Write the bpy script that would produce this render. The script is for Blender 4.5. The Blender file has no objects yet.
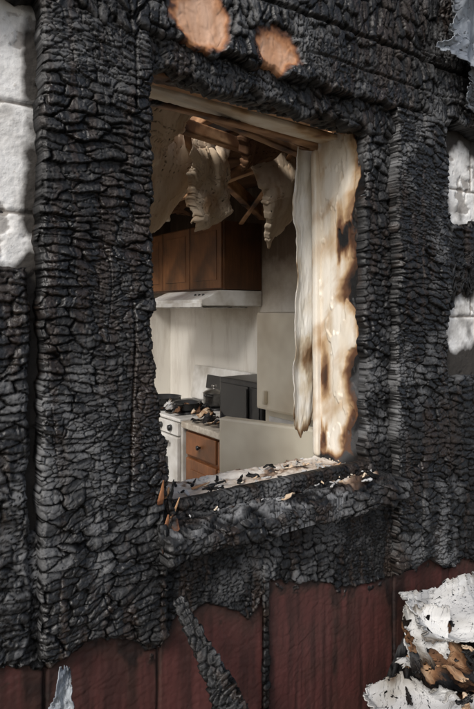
import bpy, math, numpy as np
from mathutils import Vector, Matrix, Euler
R=math.radians
scene=bpy.context.scene
rng=np.random.RandomState(7)
# ---------------------------------------------------------------- noise
_T=[np.random.RandomState(100+i).rand(256,256) for i in range(6)]
def vn(x,y,seed=0):
    T=_T[seed%6]; o=seed*17.37
    x=np.asarray(x)+o+500; y=np.asarray(y)+o*1.7+500
    i=np.floor(x).astype(int); j=np.floor(y).astype(int)
    fx=x-i; fy=y-j; fx=fx*fx*(3-2*fx); fy=fy*fy*(3-2*fy)
    a=T[i&255,j&255]; b=T[(i+1)&255,j&255]; c=T[i&255,(j+1)&255]; d=T[(i+1)&255,(j+1)&255]
    return (a*(1-fx)+b*fx)*(1-fy)+(c*(1-fx)+d*fx)*fy
def fbm(x,y,seed=0,oct=4):
    s=0;a=.5;t=0
    for k in range(oct):
        s=s+a*vn(x*2**k,y*2**k,seed+k); t+=a; a*=.5
    return s/t
def vor(x,y,seed=0,jit=.85,pn=2.):
    A=_T[seed%6]; B=_T[(seed+1)%6]; C=_T[(seed+2)%6]
    x=x+300+seed*7.3; y=y+300+seed*3.1
    i=np.floor(x).astype(int); j=np.floor(y).astype(int)
    f1=np.full(x.shape,9.); f2=np.full(x.shape,9.); idr=np.zeros(x.shape); dx=np.zeros(x.shape); dy=np.zeros(x.shape)
    for di in (-1,0,1):
        for dj in (-1,0,1):
            ii=(i+di)&255; jj=(j+dj)&255
            px=i+di+.5+jit*(A[ii,jj]-.5); py=j+dj+.5+jit*(B[ii,jj]-.5)
            d=np.hypot(px-x,py-y) if pn==2. else (np.abs(px-x)**pn+np.abs(py-y)**pn)**(1/pn)
            nf1=d<f1
            f2=np.where(nf1,f1,np.minimum(f2,d)); idr=np.where(nf1,C[ii,jj],idr)
            dx=np.where(nf1,x-px,dx); dy=np.where(nf1,y-py,dy); f1=np.where(nf1,d,f1)
    return f1,f2,idr,dx,dy
def ss(a,b,x):
    t=np.clip((x-a)/(b-a),0,1); return t*t*(3-2*t)
def char_h(x,z,sx=.045,sz=.021,seed=0,amp=1.):
    """alligatored char relief (metres) and crest value"""
    x0,z0=x,z
    x=x+.09*(fbm(x*2.6,z*2.6,seed+1,2)-.5); z=z+.080*(fbm(x0*3.1,z0*3.1,seed+2,2)-.5)
    wx=x+.015*(fbm(x0*13,z0*13,seed,4)-.5)*2+.0030*(vn(x0*120,z0*120,seed)-.5); wz=z+.017*(fbm(x0*9,z0*12,seed+3,4)-.5)*2+.0030*(vn(x0*120,z0*120,seed+2)-.5)
    f1,f2,c,dx,dy=vor(wx/sx,wz/sz,seed,.97,3.2)
    e=f2-f1; cw=.05+.13*fbm(x0*9,z0*9,seed+5,2); h1=.78*np.clip(e/cw,0,1)**1.2+.22*np.clip(e/.9,0,1)
    tl=np.clip(-dy*1.1+dx*(c-.5)*2.0,-.9,.9)
    g1,g2,c2,gx,gy=vor(wx/(sx*.40),wz/(sz*.48),seed+2,.97,2.8)
    e2=np.clip((g2-g1)/.14,0,1)
    k1,k2,c3,kx,ky=vor(wx/(sx*.72)+5,wz/(sz*1.7)+3,seed+4,.97,2.)
    A=.0105*h1*(.35+1.0*c)+.0062*tl*h1+.0015*e2*(.3+1.2*c2)+.0016*(c2-.5)*e2-.0034*(1-ss(0,.05,k2-k1))
    B=.0046*e2*(.2+1.3*c2)+.0040*np.clip(-gy,-.6,.6)*e2+.0050*h1
    mk=ss(.50,.64,fbm(x0*4.5,z0*3.2,seed+4,3))*.8
    big=fbm(x0*6,z0*4,seed+1,4)
    h=A*(1-mk)+B*mk+.024*(big-.5)+.0014*(vn(x0*190,z0*190,seed)-.5)+.0030*(fbm(x0*55,z0*80,seed+1,3)-.5)
    # long checks along the grain
    chk=np.abs(fbm(x0*11,z0*1.3,seed+5,3)-.5)
    h=h-.006*(1-ss(0,.006,chk)) if sx>sz else h-.006*(1-ss(0,.006,np.abs(fbm(x0*1.3,z0*11,seed+5,3)-.5)))
    crest=(h1*(.7+.3*e2))*(1-mk)+e2*mk
    return h*amp,crest
# ---------------------------------------------------------------- mesh helpers
def link(o,parent=None):
    scene.collection.objects.link(o)
    if parent is not None: o.parent=parent
    return o
def empty(name):
    o=bpy.data.objects.new(name,None); o.empty_display_size=.2; return link(o)
def grid_obj(name,P,attrs,mat,parent=None,closed=False,smooth=True,flip=False,grain=None):
    n,m=P.shape[:2]
    if attrs:
        a=P[...,0]+.61*P[...,1]; b=P[...,2]+.73*P[...,1]
        g=grain or (45,5)
        attrs=dict(attrs,n1=fbm(a*18,b*18,1,6),n2=fbm(a*4,b*4,3,5),ng=fbm(a*g[0],b*g[1],2,5))
    me=bpy.data.meshes.new(name)
    idx=np.arange(n*m).reshape(n,m)
    if closed: idx=np.concatenate([idx,idx[:,:1]],1)
    a=idx[:-1,:-1].ravel(); b=idx[1:,:-1].ravel(); c=idx[1:,1:].ravel(); d=idx[:-1,1:].ravel()
    F=np.stack([a,d,c,b] if flip else [a,b,c,d],1).astype(np.int32)
    me.vertices.add(n*m); me.vertices.foreach_set('co',P.reshape(-1).astype(np.float32))
    me.loops.add(F.size); me.loops.foreach_set('vertex_index',F.ravel())
    me.polygons.add(len(F)); me.polygons.foreach_set('loop_start',np.arange(0,F.size,4,dtype=np.int32))
    me.polygons.foreach_set('loop_total',np.full(len(F),4,np.int32))
    me.update(calc_edges=True)
    if smooth: me.polygons.foreach_set('use_smooth',np.ones(len(F),bool))
    for k,v in attrs.items():
        at=me.attributes.new(k,'FLOAT','POINT'); at.data.foreach_set('value',np.ascontiguousarray(v).ravel().astype(np.float32))
    me.materials.append(mat); me.validate()
    return link(bpy.data.objects.new(name,me),parent)
def board(name,x0,x1,z0,z1,yf,yb,mat,parent,res=.003,sx=.045,sz=.021,seed=0,amp=1.,xl=None,xr=None,zb=None,zt=None,
          burnf=None,mod=None,rag=.004,edge=.007,grain=None):
    n=max(4,int((x1-x0)/res)); m=max(4,int((z1-z0)/res))
    s=np.linspace(0,1,n)[:,None]*np.ones((1,m)); t=np.ones((n,1))*np.linspace(0,1,m)[None,:]
    Z0=z0+(z1-z0)*t; X0=x0+(x1-x0)*s
    L=x0+rag*2*(fbm(Z0*22,Z0*0+3,seed,4)-.5)*2; Rr=x1+rag*2*(fbm(Z0*22,Z0*0+9,seed+1,4)-.5)*2
    if xl: L=L+xl(Z0)
    if xr: Rr=Rr+xr(Z0)
    X=L+(Rr-L)*s
    B=z0+rag*2*(fbm(X*22,X*0+5,seed+2,4)-.5)*2; T=z1+rag*(fbm(X*22,X*0+1,seed+3,4)-.5)*2
    if zb: B=B+zb(X)
    if zt: T=T+zt(X)
    Z=B+(T-B)*t
    h,cr=char_h(X,Z,sx,sz,seed,amp)
    burn=np.ones_like(X) if burnf is None else burnf(X,Z)
    h=h*(.12+.88*ss(.55,.95,burn))
    de=np.minimum(np.minimum(X-L,Rr-X),np.minimum(Z-B,T-Z))
    h=h-edge*(1-ss(0,edge*1.3,de))
    if mod: h=h+mod(X,Z)
    P=np.stack([X,yf-h,Z],-1)
    P=np.pad(P,((1,1),(1,1),(0,0)),mode='edge')
    P[0,:,1]=yb;P[-1,:,1]=yb;P[:,0,1]=yb;P[:,-1,1]=yb
    burn=np.pad(burn,1,mode='edge'); cr=np.pad(cr,1,mode='edge')
    return grid_obj(name,P,{'burn':burn,'crest':cr},mat,parent,grain=grain)
def beam(name,a,b,w,t,mat,parent=None,up=(0,0,1),res=.006,burn=1.,amp=1.,sx=.022,sz=.03,seed=0,bnoise=.0,taper=None,bend=0.,noise=.004):
    a=Vector(a); b=Vector(b); d=(b-a); L=d.length; d.normalize()
    u=Vector(up); sd=d.cross(u).normalized(); u=sd.cross(d).normalized()
    per=2*(w+t); nl=max(6,int(L/res)); npf=max(12,int(per/res))
    l=np.linspace(0,L,nl)[:,None]*np.ones((1,npf)); q=(np.arange(npf)/npf*per)[None,:]*np.ones((nl,1))
    px=np.where(q<w,q-w/2,np.where(q<w+t,w/2,np.where(q<2*w+t,w/2-(q-w-t),-w/2)))
    py=np.where(q<w,-t/2,np.where(q<w+t,-t/2+(q-w),np.where(q<2*w+t,t/2,t/2-(q-2*w-t))))
    h,cr=char_h(q+seed*.37,l,sz,sx,seed,amp)
    bn=np.clip(burn+bnoise*(fbm(q*9,l*6,seed,4)-.5)*3,0,1)
    h=h*(.1+.9*ss(.5,.9,bn))+noise*(fbm(q*30,l*8,seed+2)-.5)
    r=np.hypot(px,py)+1e-6
    sc=1+h/np.maximum(.5*min(w,t),r*.8)
    if taper: k=taper(l/L); px=px*k; py=py*k
    px=px*sc; py=py*sc
    e=np.minimum(l,L-l); k=.75+.25*ss(0,.01,e); px=px*k; py=py*k
    off=bend*np.sin(np.pi*l/L)
    P=(np.array(a)[None,None]+l[...,None]*np.array(d)+px[...,None]*np.array(sd)+(py+off)[...,None]*np.array(u))
    c0=P[0].mean(0)[None,None]*np.ones((1,npf,1)); c1=P[-1].mean(0)[None,None]*np.ones((1,npf,1))
    P=np.concatenate([c0,P,c1],0); bn=np.pad(bn,((1,1),(0,0)),mode='edge'); cr=np.pad(cr,((1,1),(0,0)),mode='edge')
    dz=abs(d.z)
    return grid_obj(name,P,{'burn':bn,'crest':cr},mat,parent,closed=True,flip=True,grain=(45,5) if dz>.6 else (6,55))
def sheet(name,c,nu,nv,amp,scale,mat,parent=None,seed=0,rag=.06,thick=.006,burn=.2,bedge=.5,droop=None,fine=.10,bn_amp=1.1,jag=.5,curl=.0):
    """folded / torn sheet between 4 corners c=[p00,p10,p11,p01]; planar facets with creases, jagged torn edges"""
    u=np.linspace(0,1,nu)[:,None]*np.ones((1,nv)); v=np.ones((nu,1))*np.linspace(0,1,nv)[None,:]
    p=[np.array(q,float) for q in c]
    w1=np.linalg.norm(p[1]-p[0]); h1=np.linalg.norm(p[3]-p[0])
    def tear(s,k): return (fbm(s*5+seed,s*0+k,seed+k,2)-.5)*2*(1-jag)+jag*((vor(s*7+k,s*0+.5,seed+k,.9)[2]-.5)+.6*(vor(s*19+k,s*0+.5,seed+k+1,.9)[2]-.5))*1.2
    u0,u1=rag*tear(v,1),1+rag*tear(v,2); v0,v1=rag*tear(u,3),1+rag*tear(u,4)
    uu=u0+(u1-u0)*u; vv=v0+(v1-v0)*v
    P=((1-uu)*(1-vv))[...,None]*p[0]+(uu*(1-vv))[...,None]*p[1]+(uu*vv)[...,None]*p[2]+((1-uu)*vv)[...,None]*p[3]
    nrm=np.cross(p[1]-p[0],p[3]-p[0]); nrm/=np.linalg.norm(nrm)
    a=.6+seed; U=uu*w1*np.cos(a)+vv*h1*np.sin(a); V=-uu*w1*np.sin(a)+vv*h1*np.cos(a)
    tri=lambda s: np.abs((s%1)-.5)*2
    f=0
    for k,(an,fr,w) in enumerate([(0,.55,1.),(1.1,.8,.7),(2.2,1.3,.45),(.6,2.3,.25),(1.7,3.4,.15)]):
        wv=(fbm(U*scale*.4+k,V*scale*.4,seed+k,2)-.5)*1.1
        f=f+w*(tri((U*np.cos(an)+V*np.sin(an))*scale*fr*.6+wv+k*.37+seed*.21)-.5)
    P=P+nrm*(f*amp*1.3+(fbm(U*scale*5,V*scale*5,seed+1,3)-.5)*amp*fine)[...,None]
    P=P+np.stack([(fbm(u*w1*scale*.7,v*h1*scale*.7,seed+k,2)-.5)*amp*1.0 for k in (1,2,3)],-1)
    if curl:
        ed=np.maximum(0,1-np.minimum(np.minimum(u,1-u)*w1,np.minimum(v,1-v)*h1)/.05)
        P=P+nrm*(curl*ed**2)[...,None]
    if droop is not None: P=P+droop(u,v)
    de=np.minimum(np.minimum(u,1-u)*w1,np.minimum(v,1-v)*h1)
    bn=np.clip(burn+bedge*(1-ss(0,.02,de))*2*fbm(u*w1*14,v*h1*14,seed+3,3)+(fbm(u*w1*9,v*h1*9,seed+2,5)-.5)*bn_amp,0,1)
    o=grid_obj(name,P,{'burn':bn,'crest':f*.25+.5},mat,parent,grain=(14,14))
    md=o.modifiers.new('solid','SOLIDIFY'); md.thickness=thick
    return o
def box(name,lo,hi,mat,parent=None,bev=.004,rot=None,seg=2):
    import bmesh
    bm=bmesh.new(); bmesh.ops.create_cube(bm,size=1)
    lo=Vector(lo);hi=Vector(hi); sz=hi-lo; c=(lo+hi)/2
    for v in bm.verts: v.co=Vector((v.co.x*sz.x,v.co.y*sz.y,v.co.z*sz.z))
    if bev: bmesh.ops.bevel(bm,geom=bm.edges[:],offset=min(bev,min(sz)*.45),segments=seg,affect='EDGES',profile=.6)
    me=bpy.data.meshes.new(name); bm.to_mesh(me); bm.free(); me.materials.append(mat)
    o=bpy.data.objects.new(name,me); o.location=c
    if rot: o.rotation_euler=rot
    return link(o,parent)
def prism(name,poly,axis0,axis1,mat,parent=None,bev=.003):
    import bmesh
    bm=bmesh.new(); f=bm.faces.new([bm.verts.new((p[0],axis0,p[1])) for p in poly])
    r=bmesh.ops.extrude_face_region(bm,geom=[f])
    for e in r['geom']:
        if isinstance(e,bmesh.types.BMVert): e.co.y=axis1
    bmesh.ops.recalc_face_normals(bm,faces=bm.faces[:])
    if bev: bmesh.ops.bevel(bm,geom=bm.edges[:],offset=bev,segments=2,affect='EDGES')
    me=bpy.data.meshes.new(name); bm.to_mesh(me); bm.free(); me.materials.append(mat)
    return link(bpy.data.objects.new(name,me),parent)
def lathe(name,prof,loc,mat,parent=None,rot=(0,0,0),n=40):
    a=np.linspace(0,2*np.pi,n,endpoint=False)[:,None]; pr=np.array(prof)
    P=np.stack([np.cos(a)*pr[None,:,0],np.sin(a)*pr[None,:,0],np.ones_like(a)*pr[None,:,1]],-1)
    P=np.concatenate([P,P[:1]],0)
    o=grid_obj(name,P,{},mat,parent); o.location=loc; o.rotation_euler=rot; return o
# ---------------------------------------------------------------- materials
def nt(name):
    m=bpy.data.materials.new(name); m.use_nodes=True; t=m.node_tree; b=t.nodes['Principled BSDF']; return m,t,b
def N(t,typ,**k):
    n=t.nodes.new(typ)
    for a,v in k.items():
        if a in n.inputs.keys(): n.inputs[a].default_value=v
        else: setattr(n,a,v)
    return n
def attr(t,n): return N(t,'ShaderNodeAttribute',attribute_name=n).outputs['Fac']
def ramp(t,fac,stops):
    r=t.nodes.new('ShaderNodeValToRGB'); cr=r.color_ramp
    while len(cr.elements)<len(stops): cr.elements.new(.5)
    for e,(p,c) in zip(cr.elements,stops):
        e.position=p; e.color=(*c,1) if len(c)==3 else c
    t.links.new(fac,r.inputs[0]); return r.outputs[0]
def noise(t,scale,detail=5,rough=.6,mapping=None,dist=0):
    tc=t.nodes.new('ShaderNodeTexCoord'); n=N(t,'ShaderNodeTexNoise',Scale=scale,Detail=detail,Roughness=rough,Distortion=dist)
    if mapping:
        mp=t.nodes.new('ShaderNodeMapping'); mp.inputs['Scale'].default_value=mapping
        t.links.new(tc.outputs['Object'],mp.inputs[0]); t.links.new(mp.outputs[0],n.inputs[0])
    else: t.links.new(tc.outputs['Object'],n.inputs[0])
    return n.outputs['Fac']
def math_(t,op,a,b=None,clamp=False):
    n=t.nodes.new('ShaderNodeMath'); n.operation=op; n.use_clamp=clamp
    for i,v in enumerate((a,b)):
        if v is None: continue
        if isinstance(v,(int,float)): n.inputs[i].default_value=v
        else: t.links.new(v,n.inputs[i])
    return n.outputs[0]
def mix(t,fac,a,b,mode='MIX'):
    n=t.nodes.new('ShaderNodeMix'); n.data_type='RGBA'; n.blend_type=mode
    for s,v in ((0,fac),(6,a),(7,b)):
        if isinstance(v,(int,float)): n.inputs[s].default_value=v
        elif isinstance(v,tuple): n.inputs[s].default_value=(*v,1)
        else: t.links.new(v,n.inputs[s])
    return n.outputs[2]
def bump(t,b,h,strength,dist):
    n=t.nodes.new('ShaderNodeBump'); n.inputs['Strength'].default_value=strength; n.inputs['Distance'].default_value=dist
    t.links.new(h,n.inputs['Height']); t.links.new(n.outputs[0],b.inputs['Normal'])
def burn_mat(name,under,under2,mid=(.30,.17,.08),brown=(.07,.028,.012),ash_sheen=.10,urough=.7,spec=.5,fine=90,bs=.6):
    m,t,b=nt(name)
    bn=attr(t,'burn'); cr=attr(t,'crest'); n1=attr(t,'n1'); n2=attr(t,'n2'); ng=attr(t,'ng'); n3=noise(t,fine,3,.75)
    u=mix(t,ramp(t,ng,[(.35,(0,0,0)),(.65,(1,1,1))]),under,under2)
    u=mix(t,ramp(t,n1,[(.45,(0,0,0)),(.8,(.5,.5,.5))]),u,mid)
    am=math_(t,'MULTIPLY',ramp(t,n2,[(.46,(.03,.03,.03)),(.62,(1,1,1))]),ramp(t,n1,[(.44,(.06,.06,.06)),(.60,(1,1,1))]))
    am=math_(t,'MULTIPLY',am,math_(t,'POWER',cr,2.5,clamp=True))
    blk=mix(t,n3,(.0015,.0015,.0016),(.009,.0091,.0096))
    blk=mix(t,ramp(t,math_(t,'SUBTRACT',ng,math_(t,'MULTIPLY',n2,.5)),[(.30,(0,0,0)),(.42,(.6,.6,.6))]),blk,(.030,.017,.010))
    blk=mix(t,math_(t,'POWER',cr,1.5,clamp=True),(.0006,.0006,.0006),blk)  # shade of the cracks put into the colour, blackest where crest is low
    ch=mix(t,am,blk,(ash_sheen,ash_sheen*1.02,ash_sheen*1.05))  # grey crests: ash patches plus silvery sheen put into the colour
    f=math_(t,'ADD',bn,math_(t,'MULTIPLY',math_(t,'SUBTRACT',n1,.5),.35))
    c=mix(t,ramp(t,f,[(.22,(0,0,0)),(.45,(1,1,1))]),u,mid)
    c=mix(t,ramp(t,f,[(.42,(0,0,0)),(.6,(1,1,1))]),c,brown)
    fc=ramp(t,f,[(.58,(0,0,0)),(.75,(1,1,1))])
    c=mix(t,fc,c,ch)
    t.links.new(c,b.inputs['Base Color'])
    rc=mix(t,math_(t,'MULTIPLY',n3,.6),ramp(t,n1,[(.34,(.30,.30,.30)),(.60,(.60,.60,.60))]),(.8,.8,.8))
    rr=mix(t,fc,(urough,)*3,rc)
    t.links.new(rr,b.inputs['Roughness'])
    sp=mix(t,fc,(spec,)*3,mix(t,math_(t,'POWER',cr,1.5,clamp=True),(.12,.12,.12),(spec,)*3))
    t.links.new(sp,b.inputs['Specular IOR Level'])
    hh=math_(t,'MULTIPLY',n3,math_(t,'ADD',math_(t,'MULTIPLY',fc,.85),.15))
    bump(t,b,hh,bs,.0035)
    return m
M_char=burn_mat('charred_wood',(.60,.38,.26),(.48,.27,.16),mid=(.42,.19,.08),brown=(.13,.045,.015),spec=.72)
M_siding=burn_mat('scorched_maroon_siding',(.078,.027,.024),(.042,.017,.015),mid=(.045,.021,.017),brown=(.016,.009,.008),urough=.5,spec=.5,bs=.9)
M_jamb=burn_mat('scorched_painted_jamb',(.74,.69,.60),(.64,.56,.44),mid=(.46,.31,.17),brown=(.12,.05,.02))
M_plank=burn_mat('scorched_raw_wood',(.50,.30,.16),(.36,.19,.09),mid=(.22,.11,.05),brown=(.08,.036,.017))
M_dry=burn_mat('scorched_drywall',(.68,.57,.44),(.58,.46,.33),mid=(.42,.27,.16),brown=(.16,.08,.04),urough=.95,spec=.1)
M_smoke=burn_mat('smoked_brown_drywall',(.20,.11,.06),(.13,.07,.04),mid=(.10,.05,.026),brown=(.04,.018,.01),urough=.9,spec=.2)
M_white=burn_mat('sooty_white_sheet',(.56,.56,.55),(.36,.36,.36),mid=(.25,.235,.21),brown=(.09,.065,.045),urough=.95,spec=.1,bs=.3)
M_flash=burn_mat('burnt_grey_flashing',(.34,.37,.40),(.17,.19,.22),mid=(.12,.13,.14),brown=(.05,.05,.05),urough=.42,spec=.6)
M_sill=burn_mat('scorched_sill',(.66,.62,.56),(.46,.40,.34),mid=(.28,.20,.14),brown=(.07,.04,.025),spec=.5,ash_sheen=.30)
def plain(name,col,col2=None,scale=6,rough=.5,metal=0,bmp=0,detail=3,spec=.5):
    m,t,b=nt(name); n=noise(t,scale,detail,.65)
    c=mix(t,ramp(t,n,[(.35,(0,0,0)),(.7,(1,1,1))]),col,col2 or tuple(x*.8 for x in col))
    t.links.new(c,b.inputs['Base Color']); b.inputs['Roughness'].default_value=rough; b.inputs['Metallic'].default_value=metal
    b.inputs['Specular IOR Level'].default_value=spec
    if bmp: bump(t,b,n,bmp,.004)
    return m
def wallmat():
    m,t,b=nt('smoke_stained_wall')
    ge=t.nodes.new('ShaderNodeNewGeometry'); sp=t.nodes.new('ShaderNodeSeparateXYZ'); t.links.new(ge.outputs['Position'],sp.inputs[0])
    n=noise(t,3,5,.65); n2=noise(t,2,5,.7,mapping=(6,6,1))
    f=math_(t,'ADD',sp.outputs[2],math_(t,'MULTIPLY',math_(t,'SUBTRACT',n,.5),.6))
    f=math_(t,'MULTIPLY',f,.333)
    c=ramp(t,f,[(.0,(.70,.68,.63)),(.49,(.70,.67,.61)),(.58,(.40,.34,.27)),(.65,(.12,.08,.05)),(.9,(.035,.021,.013))])
    c=mix(t,ramp(t,n2,[(.5,(0,0,0)),(.75,(.4,.4,.4))]),c,(.30,.24,.18))
    t.links.new(c,b.inputs['Base Color']); b.inputs['Roughness'].default_value=.8
    return m
M_wall=wallmat()
M_enamel=plain('sooty_enamel',(.74,.73,.70),(.42,.39,.34),5,.3)
M_cream=plain('cream_fridge_enamel',(.78,.71,.56),(.54,.46,.34),3,.4)
M_hood=plain('white_hood_enamel',(.78,.78,.76),(.42,.38,.32),6,.3)
M_black=plain('black_plastic',(.010,.010,.011),(.03,.03,.03),12,.35)
M_glass=plain('dark_glass',(.01,.01,.012),(.02,.02,.02),8,.12)
M_steel=plain('sooty_steel',(.45,.44,.42),(.12,.11,.10),14,.38,metal=1)
M_ctr=plain('laminate_counter',(.60,.55,.46),(.30,.24,.18),18,.4)
M_soot=plain('sooty_block',(.03,.028,.026),(.012,.011,.011),8,.8,bmp=.4)
M_ground=plain('bare_ground',(.12,.095,.07),(.06,.055,.04),3,.95,bmp=.6)
M_floor=plain('burnt_floor',(.22,.19,.15),(.08,.06,.05),5,.7)
def woodmat(name,c1,c2,sc=(3,3,40)):
    m,t,b=nt(name); n=noise(t,1,4,.7,mapping=sc,dist=.6); s=noise(t,4,3,.6)
    c=mix(t,ramp(t,n,[(.35,(0,0,0)),(.65,(1,1,1))]),c1,c2)
    c=mix(t,ramp(t,s,[(.40,(0,0,0)),(.66,(.8,.8,.8))]),c,(.045,.024,.013))
    t.links.new(c,b.inputs['Base Color']); b.inputs['Roughness'].default_value=.45; return m
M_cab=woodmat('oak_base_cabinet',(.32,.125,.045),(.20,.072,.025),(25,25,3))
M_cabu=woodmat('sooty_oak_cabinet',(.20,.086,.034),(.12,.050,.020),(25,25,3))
M_cabd=woodmat('dark_oak_cabinet',(.14,.060,.024),(.08,.033,.014),(25,25,3))  # darker oak tone for wall cabinet carcass, kick and roof deck
def blockmat():
    m,t,b=nt('painted_block')
    cr=attr(t,'crest'); bn=attr(t,'burn'); n1=attr(t,'n1'); n2=noise(t,90,2,.7)
    c=mix(t,ramp(t,n1,[(.35,(0,0,0)),(.7,(1,1,1))]),(.72,.72,.71),(.50,.49,.47))
    c=mix(t,ramp(t,n2,[(.62,(0,0,0)),(.72,(.5,.5,.5))]),c,(.36,.33,.29))
    c=mix(t,ramp(t,cr,[(.1,(1,1,1)),(.5,(0,0,0))]),c,(.24,.22,.20))
    f=math_(t,'ADD',bn,math_(t,'MULTIPLY',math_(t,'SUBTRACT',n1,.5),.9))
    c=mix(t,ramp(t,f,[(.20,(0,0,0)),(.60,(1,1,1))]),c,(.03,.026,.022))
    t.links.new(c,b.inputs['Base Color']); b.inputs['Roughness'].default_value=.85
    bump(t,b,n2,.5,.003); return m
M_block=blockmat()
# ---------------------------------------------------------------- ground
g=200
gr=grid_obj('ground',np.array([[(-g,-g,0.0),(-g,g,0.0)],[(g,-g,0.0),(g,g,0.0)]],float),{},M_ground,flip=True)
# ---------------------------------------------------------------- HOUSE
H=empty('burned_house')
for nm,lo,hi in [('wall_left',(-1.3,.012,0),(.60,.2,2.9)),('wall_right',(1.47,.012,0),(3.6,.2,2.9)),
                 ('wall_below',(.60,.012,0),(1.47,.2,1.03)),('wall_above',(.60,.012,2.24),(1.47,.2,2.9))]:
    box(nm,lo,hi,M_soot,H,bev=0)
def blocks(name,x0,x1,z0,z1,burnf,seed,xoff=0):
    res=.004; n=int((x1-x0)/res); m=int((z1-z0)/res)
    X=np.linspace(x0,x1,n)[:,None]*np.ones((1,m)); Z=np.ones((n,1))*np.linspace(z0,z1,m)[None]
    bh=.235; zz=(Z-1.81)/bh; row=np.floor(zz); fz=(zz-row)*bh
    xx=(X-xoff)/.42+.5*(row%2); fx=(xx-np.floor(xx))*.42
    d=np.minimum(np.minimum(fz,bh-fz),np.minimum(fx,.42-fx))+.005*(fbm(X*60,Z*60,seed)-.5)
    k=ss(.001,.009,d)
    chip=ss(.60,.68,fbm(X*22,Z*22,seed+3,5))
    h=.006*k+.005*(fbm(X*25,Z*25,seed+1,5)-.5)-.004*chip+.0016*(vn(X*220,Z*220,2)-.5)
    P=np.stack([X,.008-h,Z],-1)
    grid_obj(name,P,{'burn':burnf(X,Z),'crest':np.clip(k-.8*chip,0,1)},M_block,H)
blocks('painted_block_left',-1.3,.45,1.0,2.9,lambda X,Z: .9*(1-ss(1.66,1.74,Z))+.8*ss(2.24,2.34,Z)+.6*ss(.325,.365,X),1)
blocks('painted_block_right',1.7,3.6,1.0,2.9,lambda X,Z: np.clip(.9*(1-ss(1.40,1.52,Z+.1*(fbm(X*6,Z*6,2)-.5)))+.9*np.exp(-((Z-1.78)/.14)**4)+.8*ss(2.14,2.26,Z)+.9*(1-ss(1.80,1.88,X+.10*(fbm(Z*9,Z*0,3)-.5)))+.45*(fbm(X*7,Z*7,4,4)-.45),0,1),2,.1)
bx=np.array([-1.5,.299,.40,.497,.60,.655,.72,.794,.87,.93,.99,1.06,1.2,1.33,1.53,1.68,1.80,1.9,2.007,3.6])
bz=np.array([.86,.865,.845,.870,.82,.79,.835,.850,.82,.785,.845,.84,.80,.755,.735,.755,.695,.70,.655,.6])
seams=[-.5,-.05,.388,.664,.99,1.53,1.83,2.3,2.8]
def zb_(X): return np.interp(X,bx,bz)+.020*(fbm(X*13,X*0,2,2)-.5)*2+.016*(fbm(X*45,X*0,3,5)-.5)*2-.008
def sid_burn(X,Z):
    zb=zb_(X)+.012*(fbm(X*40,Z*40,2,4)-.5)
    b=ss(-.010,.006,Z-zb)
    st=.40*ss(.45,.72,fbm(X*16,Z*1.7,4,4))
    for s in seams: st=st+.35*np.exp(-((X-s)/.012)**2)
    n=fbm(X*9,Z*9,1,5)
    st=st+.45*ss(-.08-.06*n,0,Z-zb)*ss(.3,.6,n)+.3*(n-.5)
    st=np.minimum(st,.56)
    spot=.8*ss(.72,.76,fbm(X*30,Z*30,5,4))*ss(-.10,0,Z-zb)
    return np.clip(np.maximum(np.maximum(b,st),spot),0,1)
def sid_mod(X,Z):
    h=0*X
    for s in seams:
        h=h-.014*np.exp(-((X-s-.004*(fbm(Z*8,Z*0+s,2)-.5))/.004)**2)
    h=h+.008*(fbm(X*3,Z*2,3)-.5)+.0030*(fbm(X*70,Z*5,1)-.5)+.0016*(fbm(X*60,Z*60,2,3)-.5)
    h=h+.006*np.exp(-((Z-zb_(X)-.004)/.006)**2)
    return h
board('lower_siding',-.3,2.9,.02,1.12,-.016,.008,M_siding,H,res=.0032,sx=.040,sz=.021,seed=1,burnf=sid_burn,mod=sid_mod,rag=.001,amp=.9)
bz_=lambda o:(lambda X:np.interp(X,bx,bz)-o)
board('charred_board_left',-.35,.350,.90,1.69,-.030,.0,M_char,H,sx=.060,sz=.021,seed=2,rag=.008,zb=bz_(.905))
board('charred_casing_left',.370,.640,.90,2.262,-.042,.0,M_char,H,res=.0021,sx=.060,sz=.0215,seed=3,rag=.007,
      xr=lambda Z:.035*(1-ss(1.30,1.5,Z))*(.6+.8*fbm(Z*20,Z*0,1))-.006*ss(1.5,1.6,Z),zb=bz_(.90),
      mod=lambda X,Z:-.012*np.exp(-((X-.565-.03*fbm(Z*3,Z*0,4))/.0025)**2)*ss(.45,.55,fbm(Z*4,Z*0,5)))
board('charred_stud_right',1.400,1.52,1.0,2.262,-.008,.02,M_char,H,sx=.040,sz=.024,seed=4,rag=.010)
board('charred_casing_right',1.512,1.79,.74,2.262,-.045,.0,M_char,H,res=.0025,sx=.060,sz=.023,seed=5,rag=.008,zb=bz_(.74),
      mod=lambda X,Z:-.016*np.exp(-((X-1.62-.03*fbm(Z*3,Z*0,1))/.003)**2)*ss(.42,.55,fbm(Z*4,Z*0,2)))
board('charred_board_right',1.802,2.9,.68,1.36,-.026,.0,M_char,H,res=.0036,sx=.056,sz=.025,seed=0,rag=.014,zb=bz_(.68))
board('charred_remnant',1.802,2.9,1.66,1.92,-.014,.0,M_char,H,res=.004,sx=.05,sz=.023,seed=2,rag=.055)
def patch(X,Z):
    b=np.ones_like(X)
    for cx,cz,rx,rz in [(.770,2.335,.092,.090),(1.000,2.315,.088,.074)]:
        d=np.sqrt(((X-cx)/rx)**2+((Z-cz)/rz)**2)+1.2*(fbm(X*11,Z*11,3,5)-.5)+.3*(fbm(X*60,Z*60,1,3)-.5)
        b=np.minimum(b,ss(.10,1.22,d))
    return b
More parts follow.
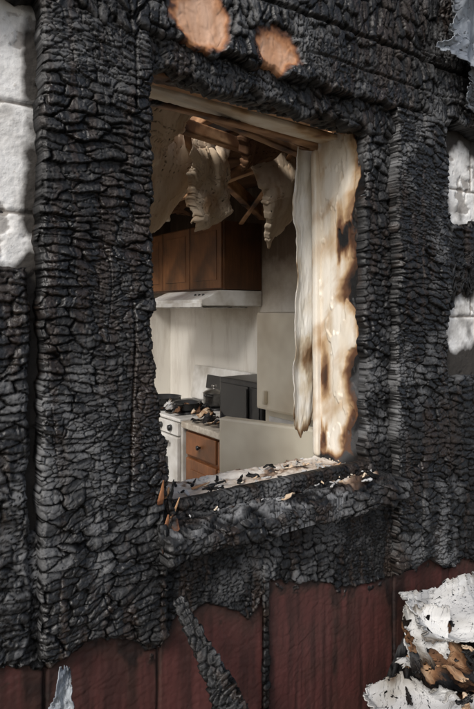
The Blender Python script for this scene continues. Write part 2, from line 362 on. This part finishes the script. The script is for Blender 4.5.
board('charred_header_beam',-.9,3.2,2.255,2.72,-.050,.0,M_char,H,res=.0032,sx=.026,sz=.058,seed=1,amp=1.1,burnf=patch,rag=.016,
      mod=lambda X,Z:-.010*(1-patch(X,Z))-.018*np.exp(-((Z-2.43-.02*fbm(X*3,X*0,1,3))/.006)**2)-.010*np.exp(-((Z-2.33-.02*fbm(X*5,X*0,2,3))/.004)**2)*ss(.9,1,patch(X,Z)))
board('charred_window_head',.62,1.53,2.180,2.275,-.016,.02,M_char,H,sx=.030,sz=.044,seed=3,rag=.022)
box('wall_top',(-1.3,-.02,2.72),(3.6,.2,2.95),M_soot,H,bev=0)
# sill
def sill():
    n,m=280,110
    X=np.linspace(.655,1.47,n)[:,None]*np.ones((1,m)); Y=np.ones((n,1))*np.linspace(-.085,.235,m)[None]
    h,cr=char_h(X,Y,.05,.024,2,.9)
    q=ss(-.09,.07,Y+.11*(fbm(X*7,Y*7,2,5)-.5)*2)
    bn=np.clip(1-.88*q+.9*(fbm(X*20,Y*34,4,6)-.5)*q*2,0,1)
    Z=1.070+.012*q+h*(.35+.65*bn)+.024*(fbm(X*22,Y*30,1,6)-.5)-.018*ss(-.05,-.085,Y)
    P=np.stack([X,Y,Z],-1); P=np.pad(P,((1,1),(1,1),(0,0)),mode='edge')
    for sl in [(0,slice(None)),(-1,slice(None)),(slice(None),0),(slice(None),-1)]: P[sl+(2,)]=1.0
    grid_obj('window_sill',P,{'burn':np.pad(bn,1,mode='edge'),'crest':np.pad(cr,1,mode='edge')},M_sill,H,grain=(6,40))
sill()
board('sill_nose',.645,1.53,.998,1.056,-.084,.0,M_char,H,res=.0026,sx=.050,sz=.024,seed=4,amp=1.1,rag=.013,edge=.008)
SA=empty('sill_debris'); SA.parent=H
for k in range(150):
    x=.69+.75*rng.rand(); y=-.07+.28*rng.rand()**.9; s=.003+.022*rng.rand()**3; an=rng.rand()*6.3
    c,s_=math.cos(an)*s,math.sin(an)*s; z=1.084+rng.rand()*.010; w=.35+.5*rng.rand()
    mt=[M_white,M_dry,M_white,M_jamb,M_char,M_white,M_char][k%7]
    sheet('flake_%d'%k,[(x-c,y-s_,z),(x+c,y+s_,z+.010*rng.rand()),(x+c-s_*w,y+s_+c*w,z+.004),(x-c-s_*w,y-s_+c*w,z)],8,8,.006,40,mt,SA,seed=k%6,rag=.25,thick=.0035,burn=1 if mt is M_char else .02,bedge=.1,bn_amp=.4)
for k in range(8):
    x=.72+.62*rng.rand(); y=.0+.18*rng.rand(); an=rng.randn()*.5
    beam('sliver_%d'%k,(x,y,1.092),(x+.06*math.cos(an),y+.06*math.sin(an),1.10),.008,.005,M_plank if k%3==0 else M_char,SA,res=.004,burn=.3 if k%3==0 else 1,bnoise=.5,seed=k,amp=.3,taper=lambda q:1-.7*q)
def jamb():
    n,m=90,420
    Y=np.linspace(-.005,.215,n)[:,None]*np.ones((1,m)); Z=np.ones((n,1))*np.linspace(1.05,2.20,m)[None]
    outer=.045+.065*(fbm(Z*8,Z*0,2,5)-.5)*2
    bn=np.maximum(1-ss(outer-.02,outer+.012,Y),.46*(1-ss(outer,outer+.08,Y)))
    bn=np.maximum(bn,.48*ss(.56,.80,fbm(Y*14,Z*4,1,6)))
    bn=np.maximum(bn,.50*np.exp(-((Z-1.38)/.10)**2-((Y-.19)/.028)**2)+.2*(fbm(Y*40,Z*20,3)-.5))
    bn=np.maximum(bn,.8*(1-ss(1.08,1.15,Z+.09*(fbm(Y*20,Z*5,1)-.5))))+.22*(fbm(Y*30,Z*14,3,5)-.5)
    step=ss(.50,.52,fbm(Y*9+3,Z*4,4,5)); st2=ss(.55,.57,fbm(Y*16+7,Z*6,2,5))
    X=1.418+.016*(fbm(Y*14,Z*5,3,4)-.5)-.005*step-.003*st2-.03*(1-ss(0,.06,Y))*(fbm(Z*18,Z*0,1,4)-.35)
    grid_obj('jamb_lining',np.stack([X,Y,Z],-1),{'burn':np.clip(bn+.18*(1-step)+.05*(1-st2),0,1),'crest':0*X+.8},M_jamb,H,flip=True)
    X2=X[-1]
    P=np.stack([np.stack([X2,Y[-1],Z[-1]],-1),np.stack([X2*0+1.50,Y[-1]+.004,Z[-1]],-1)],0)
    grid_obj('jamb_return',P,{'burn':np.full((2,m),.2),'crest':np.full((2,m),.5)},M_jamb,H,flip=True)
jamb()
beam('jamb_trim',(1.425,.222,1.09),(1.418,.225,2.16),.05,.022,M_jamb,H,burn=.12,bnoise=.4,seed=3,up=(0,1,0),amp=.4)
beam('head_plank',(.60,.045,2.205),(1.46,.045,2.19),.05,.02,M_plank,H,burn=.80,bnoise=.3,seed=1)
beam('head_plank_b',(.60,.100,2.215),(1.46,.096,2.20),.028,.02,M_plank,H,burn=.08,bnoise=.5,seed=2,amp=.4)
beam('head_plank_c',(.55,.185,2.225),(1.46,.165,2.185),.075,.016,M_jamb,H,burn=.25,bnoise=.6,seed=4,amp=.4)
beam('head_plank_d',(.5,.29,2.26),(1.5,.235,2.185),.04,.03,M_plank,H,burn=.42,bnoise=.7,seed=5,amp=.6)
beam('head_plank_e',(.72,.14,2.165),(1.25,.25,2.20),.022,.010,M_plank,H,burn=.4,bnoise=.7,seed=2,amp=.5)
sp=empty('splinters'); sp.parent=H
for k in range(18):
    x=.65+rng.rand()*.045; z=1.02+rng.rand()*.14; l=.03+rng.rand()*.06
    a=(x,-.055+rng.rand()*.03,z); d=Vector((rng.randn()*.2+.08,rng.randn()*.25-.1,1 if rng.rand()>.45 else -1)).normalized()*l
    beam('splinter_%d'%k,a,Vector(a)+d,.010+rng.rand()*.012,.006,M_plank if k%3==1 else M_char,sp,res=.003,burn=.5 if k%3==1 else 1,bnoise=.5,seed=k,taper=lambda q:1-.8*q,amp=.4,up=(0,1,.1))
beam('charred_strip',(.990,-.026,.40),(.987,-.028,.90),.013,.008,M_char,H,res=.003,seed=2,up=(0,1,0),amp=.4)
# interior room shell
box('room_right_wall',(2.445,.2,0),(2.56,3.3,2.75),M_wall,H,bev=0)
box('room_far_wall',(-1.3,3.2,0),(2.445,3.3,2.75),M_wall,H,bev=0)
box('room_left_wall_a',(-1.3,.2,0),(-1.2,.5,2.75),M_wall,H,bev=0)  # unseen left wall, wide gap left between its parts to let daylight in
box('room_left_wall_b',(-1.3,2.9,0),(-1.2,3.2,2.75),M_wall,H,bev=0)
box('room_floor',(-1.2,.2,.0),(2.445,3.2,.012),M_floor,H,bev=0)
box('roof_deck',(1.75,-.3,2.96),(3.8,3.5,3.0),M_cabd,H,bev=0)  # unseen deck cut short so sun and sky reach the kitchen
for i,x in enumerate([.55,1.0,1.45,1.85,2.25]):
    beam('ceiling_joist_%d'%i,(x,.22,2.54),(x+.03,3.2,2.54),.040,.13,M_plank,H,res=.010,burn=.38,bnoise=.4,seed=i,amp=.6)
kj=dict(res=.007,bnoise=.45,amp=.5)
beam('fallen_rafter',(1.0,1.05,2.60),(2.35,1.75,2.22),.045,.07,M_plank,H,burn=.32,seed=3,**kj)
beam('fallen_rafter_b',(2.15,.9,2.50),(1.40,1.9,2.14),.035,.06,M_plank,H,burn=.34,seed=1,**kj)
beam('fallen_rafter_c',(1.0,.75,2.36),(1.95,1.15,2.42),.045,.055,M_plank,H,burn=.30,seed=5,**kj)
beam('fallen_rafter_d',(.95,.5,2.34),(1.75,.62,2.27),.040,.030,M_plank,H,burn=.40,seed=0,**kj)
beam('fallen_lath',(1.2,.8,2.44),(1.75,1.6,2.20),.03,.012,M_plank,H,burn=.25,seed=2,**kj)
beam('fallen_lath_b',(1.0,.8,2.40),(1.5,1.5,2.08),.04,.012,M_jamb,H,burn=.3,seed=4,**kj)
beam('fallen_lath_c',(1.9,.85,2.44),(2.2,1.8,2.16),.03,.012,M_plank,H,burn=.45,seed=1,**kj)
sheet('ceiling_drywall',[(1.6,1.0,2.47),(2.44,.9,2.47),(2.44,3.2,2.47),(1.4,3.2,2.45)],60,90,.012,2,M_smoke,H,seed=2,burn=.15,rag=.05,thick=.012)
# ---------------------------------------------------------------- hanging torn drywall
D=empty('hanging_drywall')
kd=dict(thick=.005,bedge=.22,bn_amp=.8,fine=.03)
sag=lambda a,b: (lambda u,v: np.stack([0*u, b*np.sin(np.pi*v)*(.5+.5*u), -a*np.sin(np.pi*u)*v],-1))
sheet('torn_sheet_a',[(.98,.95,2.52),(1.60,1.15,2.50),(1.54,1.35,2.22),(1.14,1.15,1.90)],130,130,.020,3.,M_dry,D,seed=1,burn=.04,rag=.08,curl=.02,droop=sag(.05,-.10),**kd)
sheet('torn_sheet_b',[(1.38,.92,2.32),(1.66,1.05,2.38),(1.70,1.14,2.08),(1.42,1.06,1.97)],120,130,.034,7,M_dry,D,seed=4,burn=.12,rag=.16,curl=.05,droop=sag(.03,.08),**kd)
sheet('torn_sheet_c',[(1.62,.96,2.42),(2.26,1.14,2.50),(2.20,1.22,2.22),(1.90,1.12,1.93)],130,130,.018,3.5,M_dry,D,seed=3,burn=.08,rag=.07,curl=.02,droop=sag(.04,-.10),**kd)
sheet('torn_sheet_d',[(1.0,1.6,2.46),(2.0,1.7,2.44),(1.95,2.1,2.22),(1.1,2.0,2.25)],100,70,.03,3,M_smoke,D,seed=5,burn=.1,rag=.1,**kd)
sheet('torn_sheet_e',[(.86,.50,2.43),(1.22,.60,2.40),(1.04,.70,2.16),(.90,.62,2.10)],90,90,.014,4,M_dry,D,seed=2,burn=.02,rag=.12,curl=.03,droop=sag(.02,.06),**kd)
sheet('torn_sheet_f',[(1.50,.80,2.46),(1.98,.86,2.47),(1.80,.98,2.34),(1.60,.92,2.24)],90,90,.020,5,M_smoke,D,seed=0,burn=.10,rag=.14,curl=.03,**kd)
# ---------------------------------------------------------------- kitchen
C=empty('kitchen_base_cabinet')
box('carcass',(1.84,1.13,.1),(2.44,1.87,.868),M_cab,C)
box('kick',(1.90,1.13,.012),(2.44,1.87,.1),M_cabd,C)
box('countertop',(1.80,1.12,.870),(2.44,1.88,.91),M_ctr,C,bev=.008)
for i,(y0,y1) in enumerate([(1.15,1.49),(1.51,1.85)]):
    box('drawer_%d'%i,(1.818,y0,.71),(1.838,y1,.85),M_cab,C,bev=.006)
    box('door_%d'%i,(1.818,y0,.13),(1.838,y1,.69),M_cab,C,bev=.006)
    box('door_panel_%d'%i,(1.812,y0+.06,.19),(1.820,y1-.06,.63),M_cab,C,bev=.004)
    lathe('knob_%d'%i,[(0,.0),(.006,0),(.006,.012),(.014,.016),(.014,.024),(0,.028)],(1.818,(y0+y1)/2,.78),M_black,C,rot=(0,-R(90),0),n=20)
U=empty('kitchen_wall_cabinet')
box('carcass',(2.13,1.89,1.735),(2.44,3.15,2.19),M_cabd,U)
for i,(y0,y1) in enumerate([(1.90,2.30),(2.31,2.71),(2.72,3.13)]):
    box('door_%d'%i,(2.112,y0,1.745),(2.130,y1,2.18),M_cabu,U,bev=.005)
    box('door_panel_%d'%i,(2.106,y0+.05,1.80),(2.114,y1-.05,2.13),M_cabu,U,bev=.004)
Hd=empty('range_hood')
prism('hood_body',[(2.44,1.73),(2.10,1.73),(1.95,1.665),(1.95,1.625),(2.44,1.625)],1.885,2.62,M_hood,Hd,.005)
box('hood_lip',(1.943,1.88,1.618),(1.957,2.625,1.645),M_hood,Hd,bev=.003)
box('hood_filter',(2.02,1.97,1.612),(2.38,2.53,1.622),M_steel,Hd)
for i in range(3): lathe('hood_switch_%d'%i,[(0,0),(.008,0),(.008,.01),(0,.01)],(2.03,1.98+.05*i,1.697),M_black,Hd,rot=(0,-R(66),0),n=14)
S=empty('kitchen_stove')
box('stove_body',(1.82,1.895,.02),(2.43,2.645,.895),M_enamel,S,bev=.008)
box('cooktop',(1.80,1.892,.897),(2.43,2.648,.918),M_enamel,S,bev=.007)
box('oven_door',(1.79,1.91,.22),(1.818,2.63,.80),M_enamel,S,bev=.008)
box('oven_window',(1.784,2.03,.38),(1.792,2.50,.66),M_glass,S,bev=.002)
box('oven_handle',(1.755,1.98,.755),(1.775,2.56,.775),M_steel,S,bev=.008)
box('control_front',(1.795,1.91,.81),(1.818,2.63,.89),M_enamel,S,bev=.004)
box('backguard',(2.33,1.895,.915),(2.42,2.645,1.17),M_enamel,S,bev=.015,rot=(0,R(8),0))
box('clock_panel',(2.312,2.15,1.02),(2.335,2.4,1.12),M_glass,S,bev=.003,rot=(0,R(8),0))
for i,(x,y) in enumerate([(1.97,2.08),(1.97,2.46),(2.20,2.08),(2.20,2.46)]):
    lathe('burner_%d'%i,[(.03,.0),(.09,.0),(.095,.008),(.09,.014),(.06,.014),(.03,.014)],(x,y,.918),M_black,S)
for i in range(5): lathe('stove_knob_%d'%i,[(0,0),(.02,0),(.018,.02),(0,.024)],(1.795,2.0+i*.13,.85),M_black,S,rot=(0,-R(90),0),n=20)
def pot(name,loc,r,h,mat,lid=True,handle=True):
    E=empty(name)
    lathe('body',[(0,0),(r*.93,0),(r,.012),(r,h),(r+.005,h+.002),(r-.004,h+.001),(r-.005,.012),(0,.008)],loc,mat,E)
    if lid: lathe('lid',[(r+.002,h+.003),(r*.8,h+.015),(r*.3,h+.026),(.008,h+.028),(.008,h+.04),(.02,h+.045),(.018,h+.055),(0,h+.058)],loc,mat,E)
    if handle: beam('handle',(loc[0]-r*.7,loc[1]-r*.7,loc[2]+h*.8),(loc[0]-r*.7-.11,loc[1]-r*.7-.09,loc[2]+h*.8+.03),.022,.014,M_black,E,burn=1,amp=0,noise=0)
pot('cooking_pot',(1.96,2.09,.935),.09,.05,M_black,lid=False)
pot('cooking_pot',(2.20,2.12,.935),.075,.09,M_steel)
pot('frying_pan',(1.98,2.44,.935),.12,.045,M_black,lid=False)
MW=empty('microwave_oven')
box('case',(1.93,1.22,.914),(2.28,1.64,1.20),M_black,MW,bev=.01)
box('door_glass',(1.922,1.34,.945),(1.932,1.62,1.17),M_glass,MW,bev=.003)
box('keypad',(1.924,1.24,.94),(1.932,1.32,1.17),M_black,MW,bev=.003)
box('door_handle',(1.905,1.33,.95),(1.917,1.343,1.16),M_black,MW,bev=.004)
CD=empty('counter_debris')
for k in range(40):
    x=1.84+.25*rng.rand(); y=1.50+.75*rng.rand(); s=.012+.05*rng.rand(); z=.920+.03*rng.rand()
    sheet('scrap_%d'%k,[(x-s,y-s*.6,z),(x+s,y-s*.4,z+.02*rng.rand()),(x+s*.8,y+s*.6,z+.05*rng.rand()),(x-s*.7,y+s,z)],20,20,.012,18,[M_dry,M_white,M_char,M_smoke][k%4],CD,seed=k%6,burn=1 if k%4==2 else .2,rag=.3,thick=.004)
F=empty('refrigerator')
box('cabinet',(1.85,.40,.03),(2.43,1.09,1.59),M_cream,F,bev=.01)
box('freezer_door',(1.79,.405,1.10),(1.848,1.085,1.588),M_cream,F,bev=.012)
box('freezer_handle',(1.765,.99,1.13),(1.79,1.01,1.20),M_cream,F,bev=.008)
box('interior_liner',(1.846,.44,.10),(1.852,1.05,1.06),M_enamel,F,bev=0)
th=R(21); hx,hy=1.80,.41
o=box('fridge_door',(-.03,0,.10),(.028,.68,1.088),M_cream,F,bev=.012)
o.matrix_world=Matrix.Translation((hx,hy,0))@Matrix.Rotation(th,4,'Z')@Matrix.Translation((0,.34,.594))
# torn scorched curtain on the inside of the right jamb
cu=empty('curtain')
n,m=80,240
q=np.linspace(0,1,n)[:,None]*np.ones((1,m)); zt=np.ones((n,1))*np.linspace(0,1,m)[None]
bot=1.20-.04*np.sin(np.pi*q)+.09*(fbm(q*7,q*0,2,4)-.5)+.12*ss(.5,1,q)
z=bot+(2.17-bot)*zt
left=1.340+.060*(fbm(z*6,z*0,1,6)-.5)
X=left+q*(1.478-left); Y=.266+.006*np.sin(q*8+1.5*np.sin(z*2.5))+.028*(fbm(q*2.5,z*4,3,5)-.5)+.003*(fbm(q*12,z*30,2,3)-.5)+.02*(2.17-z)-.03*np.exp(-(q/.12)**2)*fbm(z*4,z*0,2)
bn=.10+.42*np.exp(-((z-1.42)/.14)**2-((q-.62)/.25)**2)+.35*(1-ss(0,.06,zt))+.8*(fbm(q*4,z*9,4,5)-.5)+.35*(1-ss(0,.14,q))*ss(.40,.6,fbm(z*9,z*0,2,4))
oo=grid_obj('cloth',np.stack([X,Y,z],-1),{'burn':np.clip(bn,0,.60),'crest':q},burn_mat('scorched_curtain',(.74,.73,.69),(.64,.62,.56),mid=(.50,.43,.32),brown=(.18,.11,.06),urough=1.,spec=.05,bs=.3),cu); oo.modifiers.new('s','SOLIDIFY').thickness=.0015
# ---------------------------------------------------------------- exterior debris
pl=beam('charred_plank',(.672,-.095,.925),(.90,-.78,.05),.048,.024,burn_mat('silvery_charred_plank',(.5,.3,.2),(.4,.2,.1),ash_sheen=.34,spec=.7),None,up=(-.35,-.75,.5),res=.0022,burn=1,seed=5,sx=.017,sz=.030,amp=.9,taper=lambda q:.45+.55*np.clip(q*5,0,1))  # strong crest grey, silvery sheen painted in along with ash
fk=empty('crumpled_flake')
sheet('flake',[(.345,-.16,.78),(.405,-.17,.78),(.398,-.155,.875),(.376,-.15,.90)],60,60,.014,24,M_flash,fk,seed=1,burn=.15,rag=.16,thick=.002,bedge=.2,bn_amp=1.,curl=.008)
beam('flake_post',(.38,-.16,.80),(.40,-.40,.0),.05,.02,M_char,fk,up=(0,-1,.4),seed=1)
DP=empty('debris_pile')
n,m=220,150
X=np.linspace(.55,2.6,n)[:,None]*np.ones((1,m)); Y=np.ones((n,1))*np.linspace(-.85,-.025,m)[None]
hh=.55*np.exp(-((X-1.72)/.34)**2)*ss(-.85,-.25,Y)*(.7+.6*fbm(X*6,Y*6,1,5))+.05*fbm(X*20,Y*20,2)+.25*np.exp(-((X-.9)/.35)**2)*ss(-.6,-.1,Y)*fbm(X*8,Y*8,3)
h2,cr2=char_h(X,Y,.05,.04,3,1.6)
grid_obj('rubble_mound',np.stack([X,Y,hh+h2],-1),{'burn':np.clip(.62+.5*fbm(X*9,Y*9,2),0,1),'crest':cr2},M_dry,DP)
kw=dict(thick=.003,bedge=.15,bn_amp=1.1,jag=.7,curl=.016,fine=.05)
sheet('insulation_a',[(1.47,-.20,.60),(1.88,-.32,.53),(1.90,-.10,.67),(1.51,-.07,.685)],170,130,.030,5,M_white,DP,seed=2,burn=.14,rag=.10,**kw)
sheet('insulation_b',[(1.18,-.30,.41),(1.44,-.40,.37),(1.50,-.22,.50),(1.29,-.12,.50)],140,110,.026,7,M_white,DP,seed=3,burn=.14,rag=.12,**kw)
sheet('insulation_c',[(1.38,-.22,.52),(1.66,-.34,.44),(1.72,-.18,.60),(1.46,-.10,.62)],110,100,.03,6,M_dry,DP,seed=5,burn=.58,rag=.12,**kw)
sheet('insulation_d',[(1.32,-.40,.36),(1.70,-.50,.36),(1.74,-.34,.48),(1.44,-.28,.48)],140,100,.028,8,M_white,DP,seed=1,burn=.22,rag=.12,**kw)
sheet('insulation_e',[(1.40,-.18,.56),(1.52,-.24,.50),(1.60,-.16,.64),(1.48,-.08,.66)],90,100,.022,10,M_white,DP,seed=0,burn=.22,rag=.14,**kw)
sheet('insulation_f',[(1.60,-.34,.46),(1.78,-.42,.44),(1.86,-.30,.58),(1.66,-.22,.60)],90,100,.024,10,M_white,DP,seed=4,burn=.25,rag=.14,**kw)
for k in range(44):
    x=1.26+rng.rand()*.6; y=-.12-rng.rand()*.34; z=.40+rng.rand()*.20; s=.015+.04*rng.rand(); an=rng.rand()*6.3
    c,s_=math.cos(an)*s,math.sin(an)*s
    sheet('chip_%d'%k,[(x-c,y-s_,z),(x+c,y+s_,z+.02*rng.rand()),(x+c-s_*.6,y+s_+c*.6,z+.03*rng.rand()),(x-c-s_*.6,y-s_+c*.6,z)],16,16,.010,22,[M_white,M_char,M_dry,M_char][k%4],DP,seed=k%6,rag=.28,thick=.004,burn=1 if k%2 else .2,bedge=.1,bn_amp=.6)
FL=empty('torn_metal_flashing')
kf=dict(thick=.002,bedge=.2,bn_amp=1.,curl=.02)
sheet('flashing_a',[(1.64,-.085,2.44),(2.20,-.10,2.42),(2.20,-.16,2.78),(1.72,-.12,2.74)],150,120,.026,6,M_flash,FL,seed=4,burn=.25,rag=.12,**kf)
sheet('flashing_b',[(1.82,-.08,2.30),(2.12,-.09,2.26),(2.16,-.12,2.46),(1.86,-.10,2.50)],90,90,.022,7,M_flash,FL,seed=1,burn=.4,rag=.18,**kf)
# ---------------------------------------------------------------- light
sd=Vector((-.66,-.42,.63)).normalized()
W=bpy.data.worlds.new('World'); scene.world=W; W.use_nodes=True
t=W.node_tree; sky=t.nodes.new('ShaderNodeTexSky'); sky.sky_type='NISHITA'; sky.sun_disc=False; sky.dust_density=3; sky.air_density=.9
sky.sun_elevation=math.asin(sd.z); sky.sun_rotation=math.atan2(sd.x,sd.y)%(2*math.pi)
hs=t.nodes.new('ShaderNodeHueSaturation'); hs.inputs['Saturation'].default_value=.7
t.links.new(sky.outputs[0],hs.inputs['Color']); t.links.new(hs.outputs[0],t.nodes['Background'].inputs[0]); t.nodes['Background'].inputs[1].default_value=.15
L=bpy.data.lights.new('sun','SUN'); L.energy=2.6; L.angle=R(16); L.color=(1,.97,.93)
lo=link(bpy.data.objects.new('sun',L)); lo.rotation_euler=(-sd).to_track_quat('-Z','Y').to_euler(); lo.location=(-3,-3,5)
cam=bpy.data.cameras.new('camera'); co=link(bpy.data.objects.new('camera',cam)); scene.camera=co
co.location=(0,-1.3,1.6); co.rotation_euler=(R(90),0,-R(35))
cam.sensor_fit='VERTICAL'; cam.sensor_height=36; cam.lens=585/709*36; cam.shift_y=-44.5/709; cam.clip_start=.02; cam.clip_end=600
scene.view_settings.view_transform='Standard'; scene.view_settings.look='None'; scene.view_settings.exposure=0
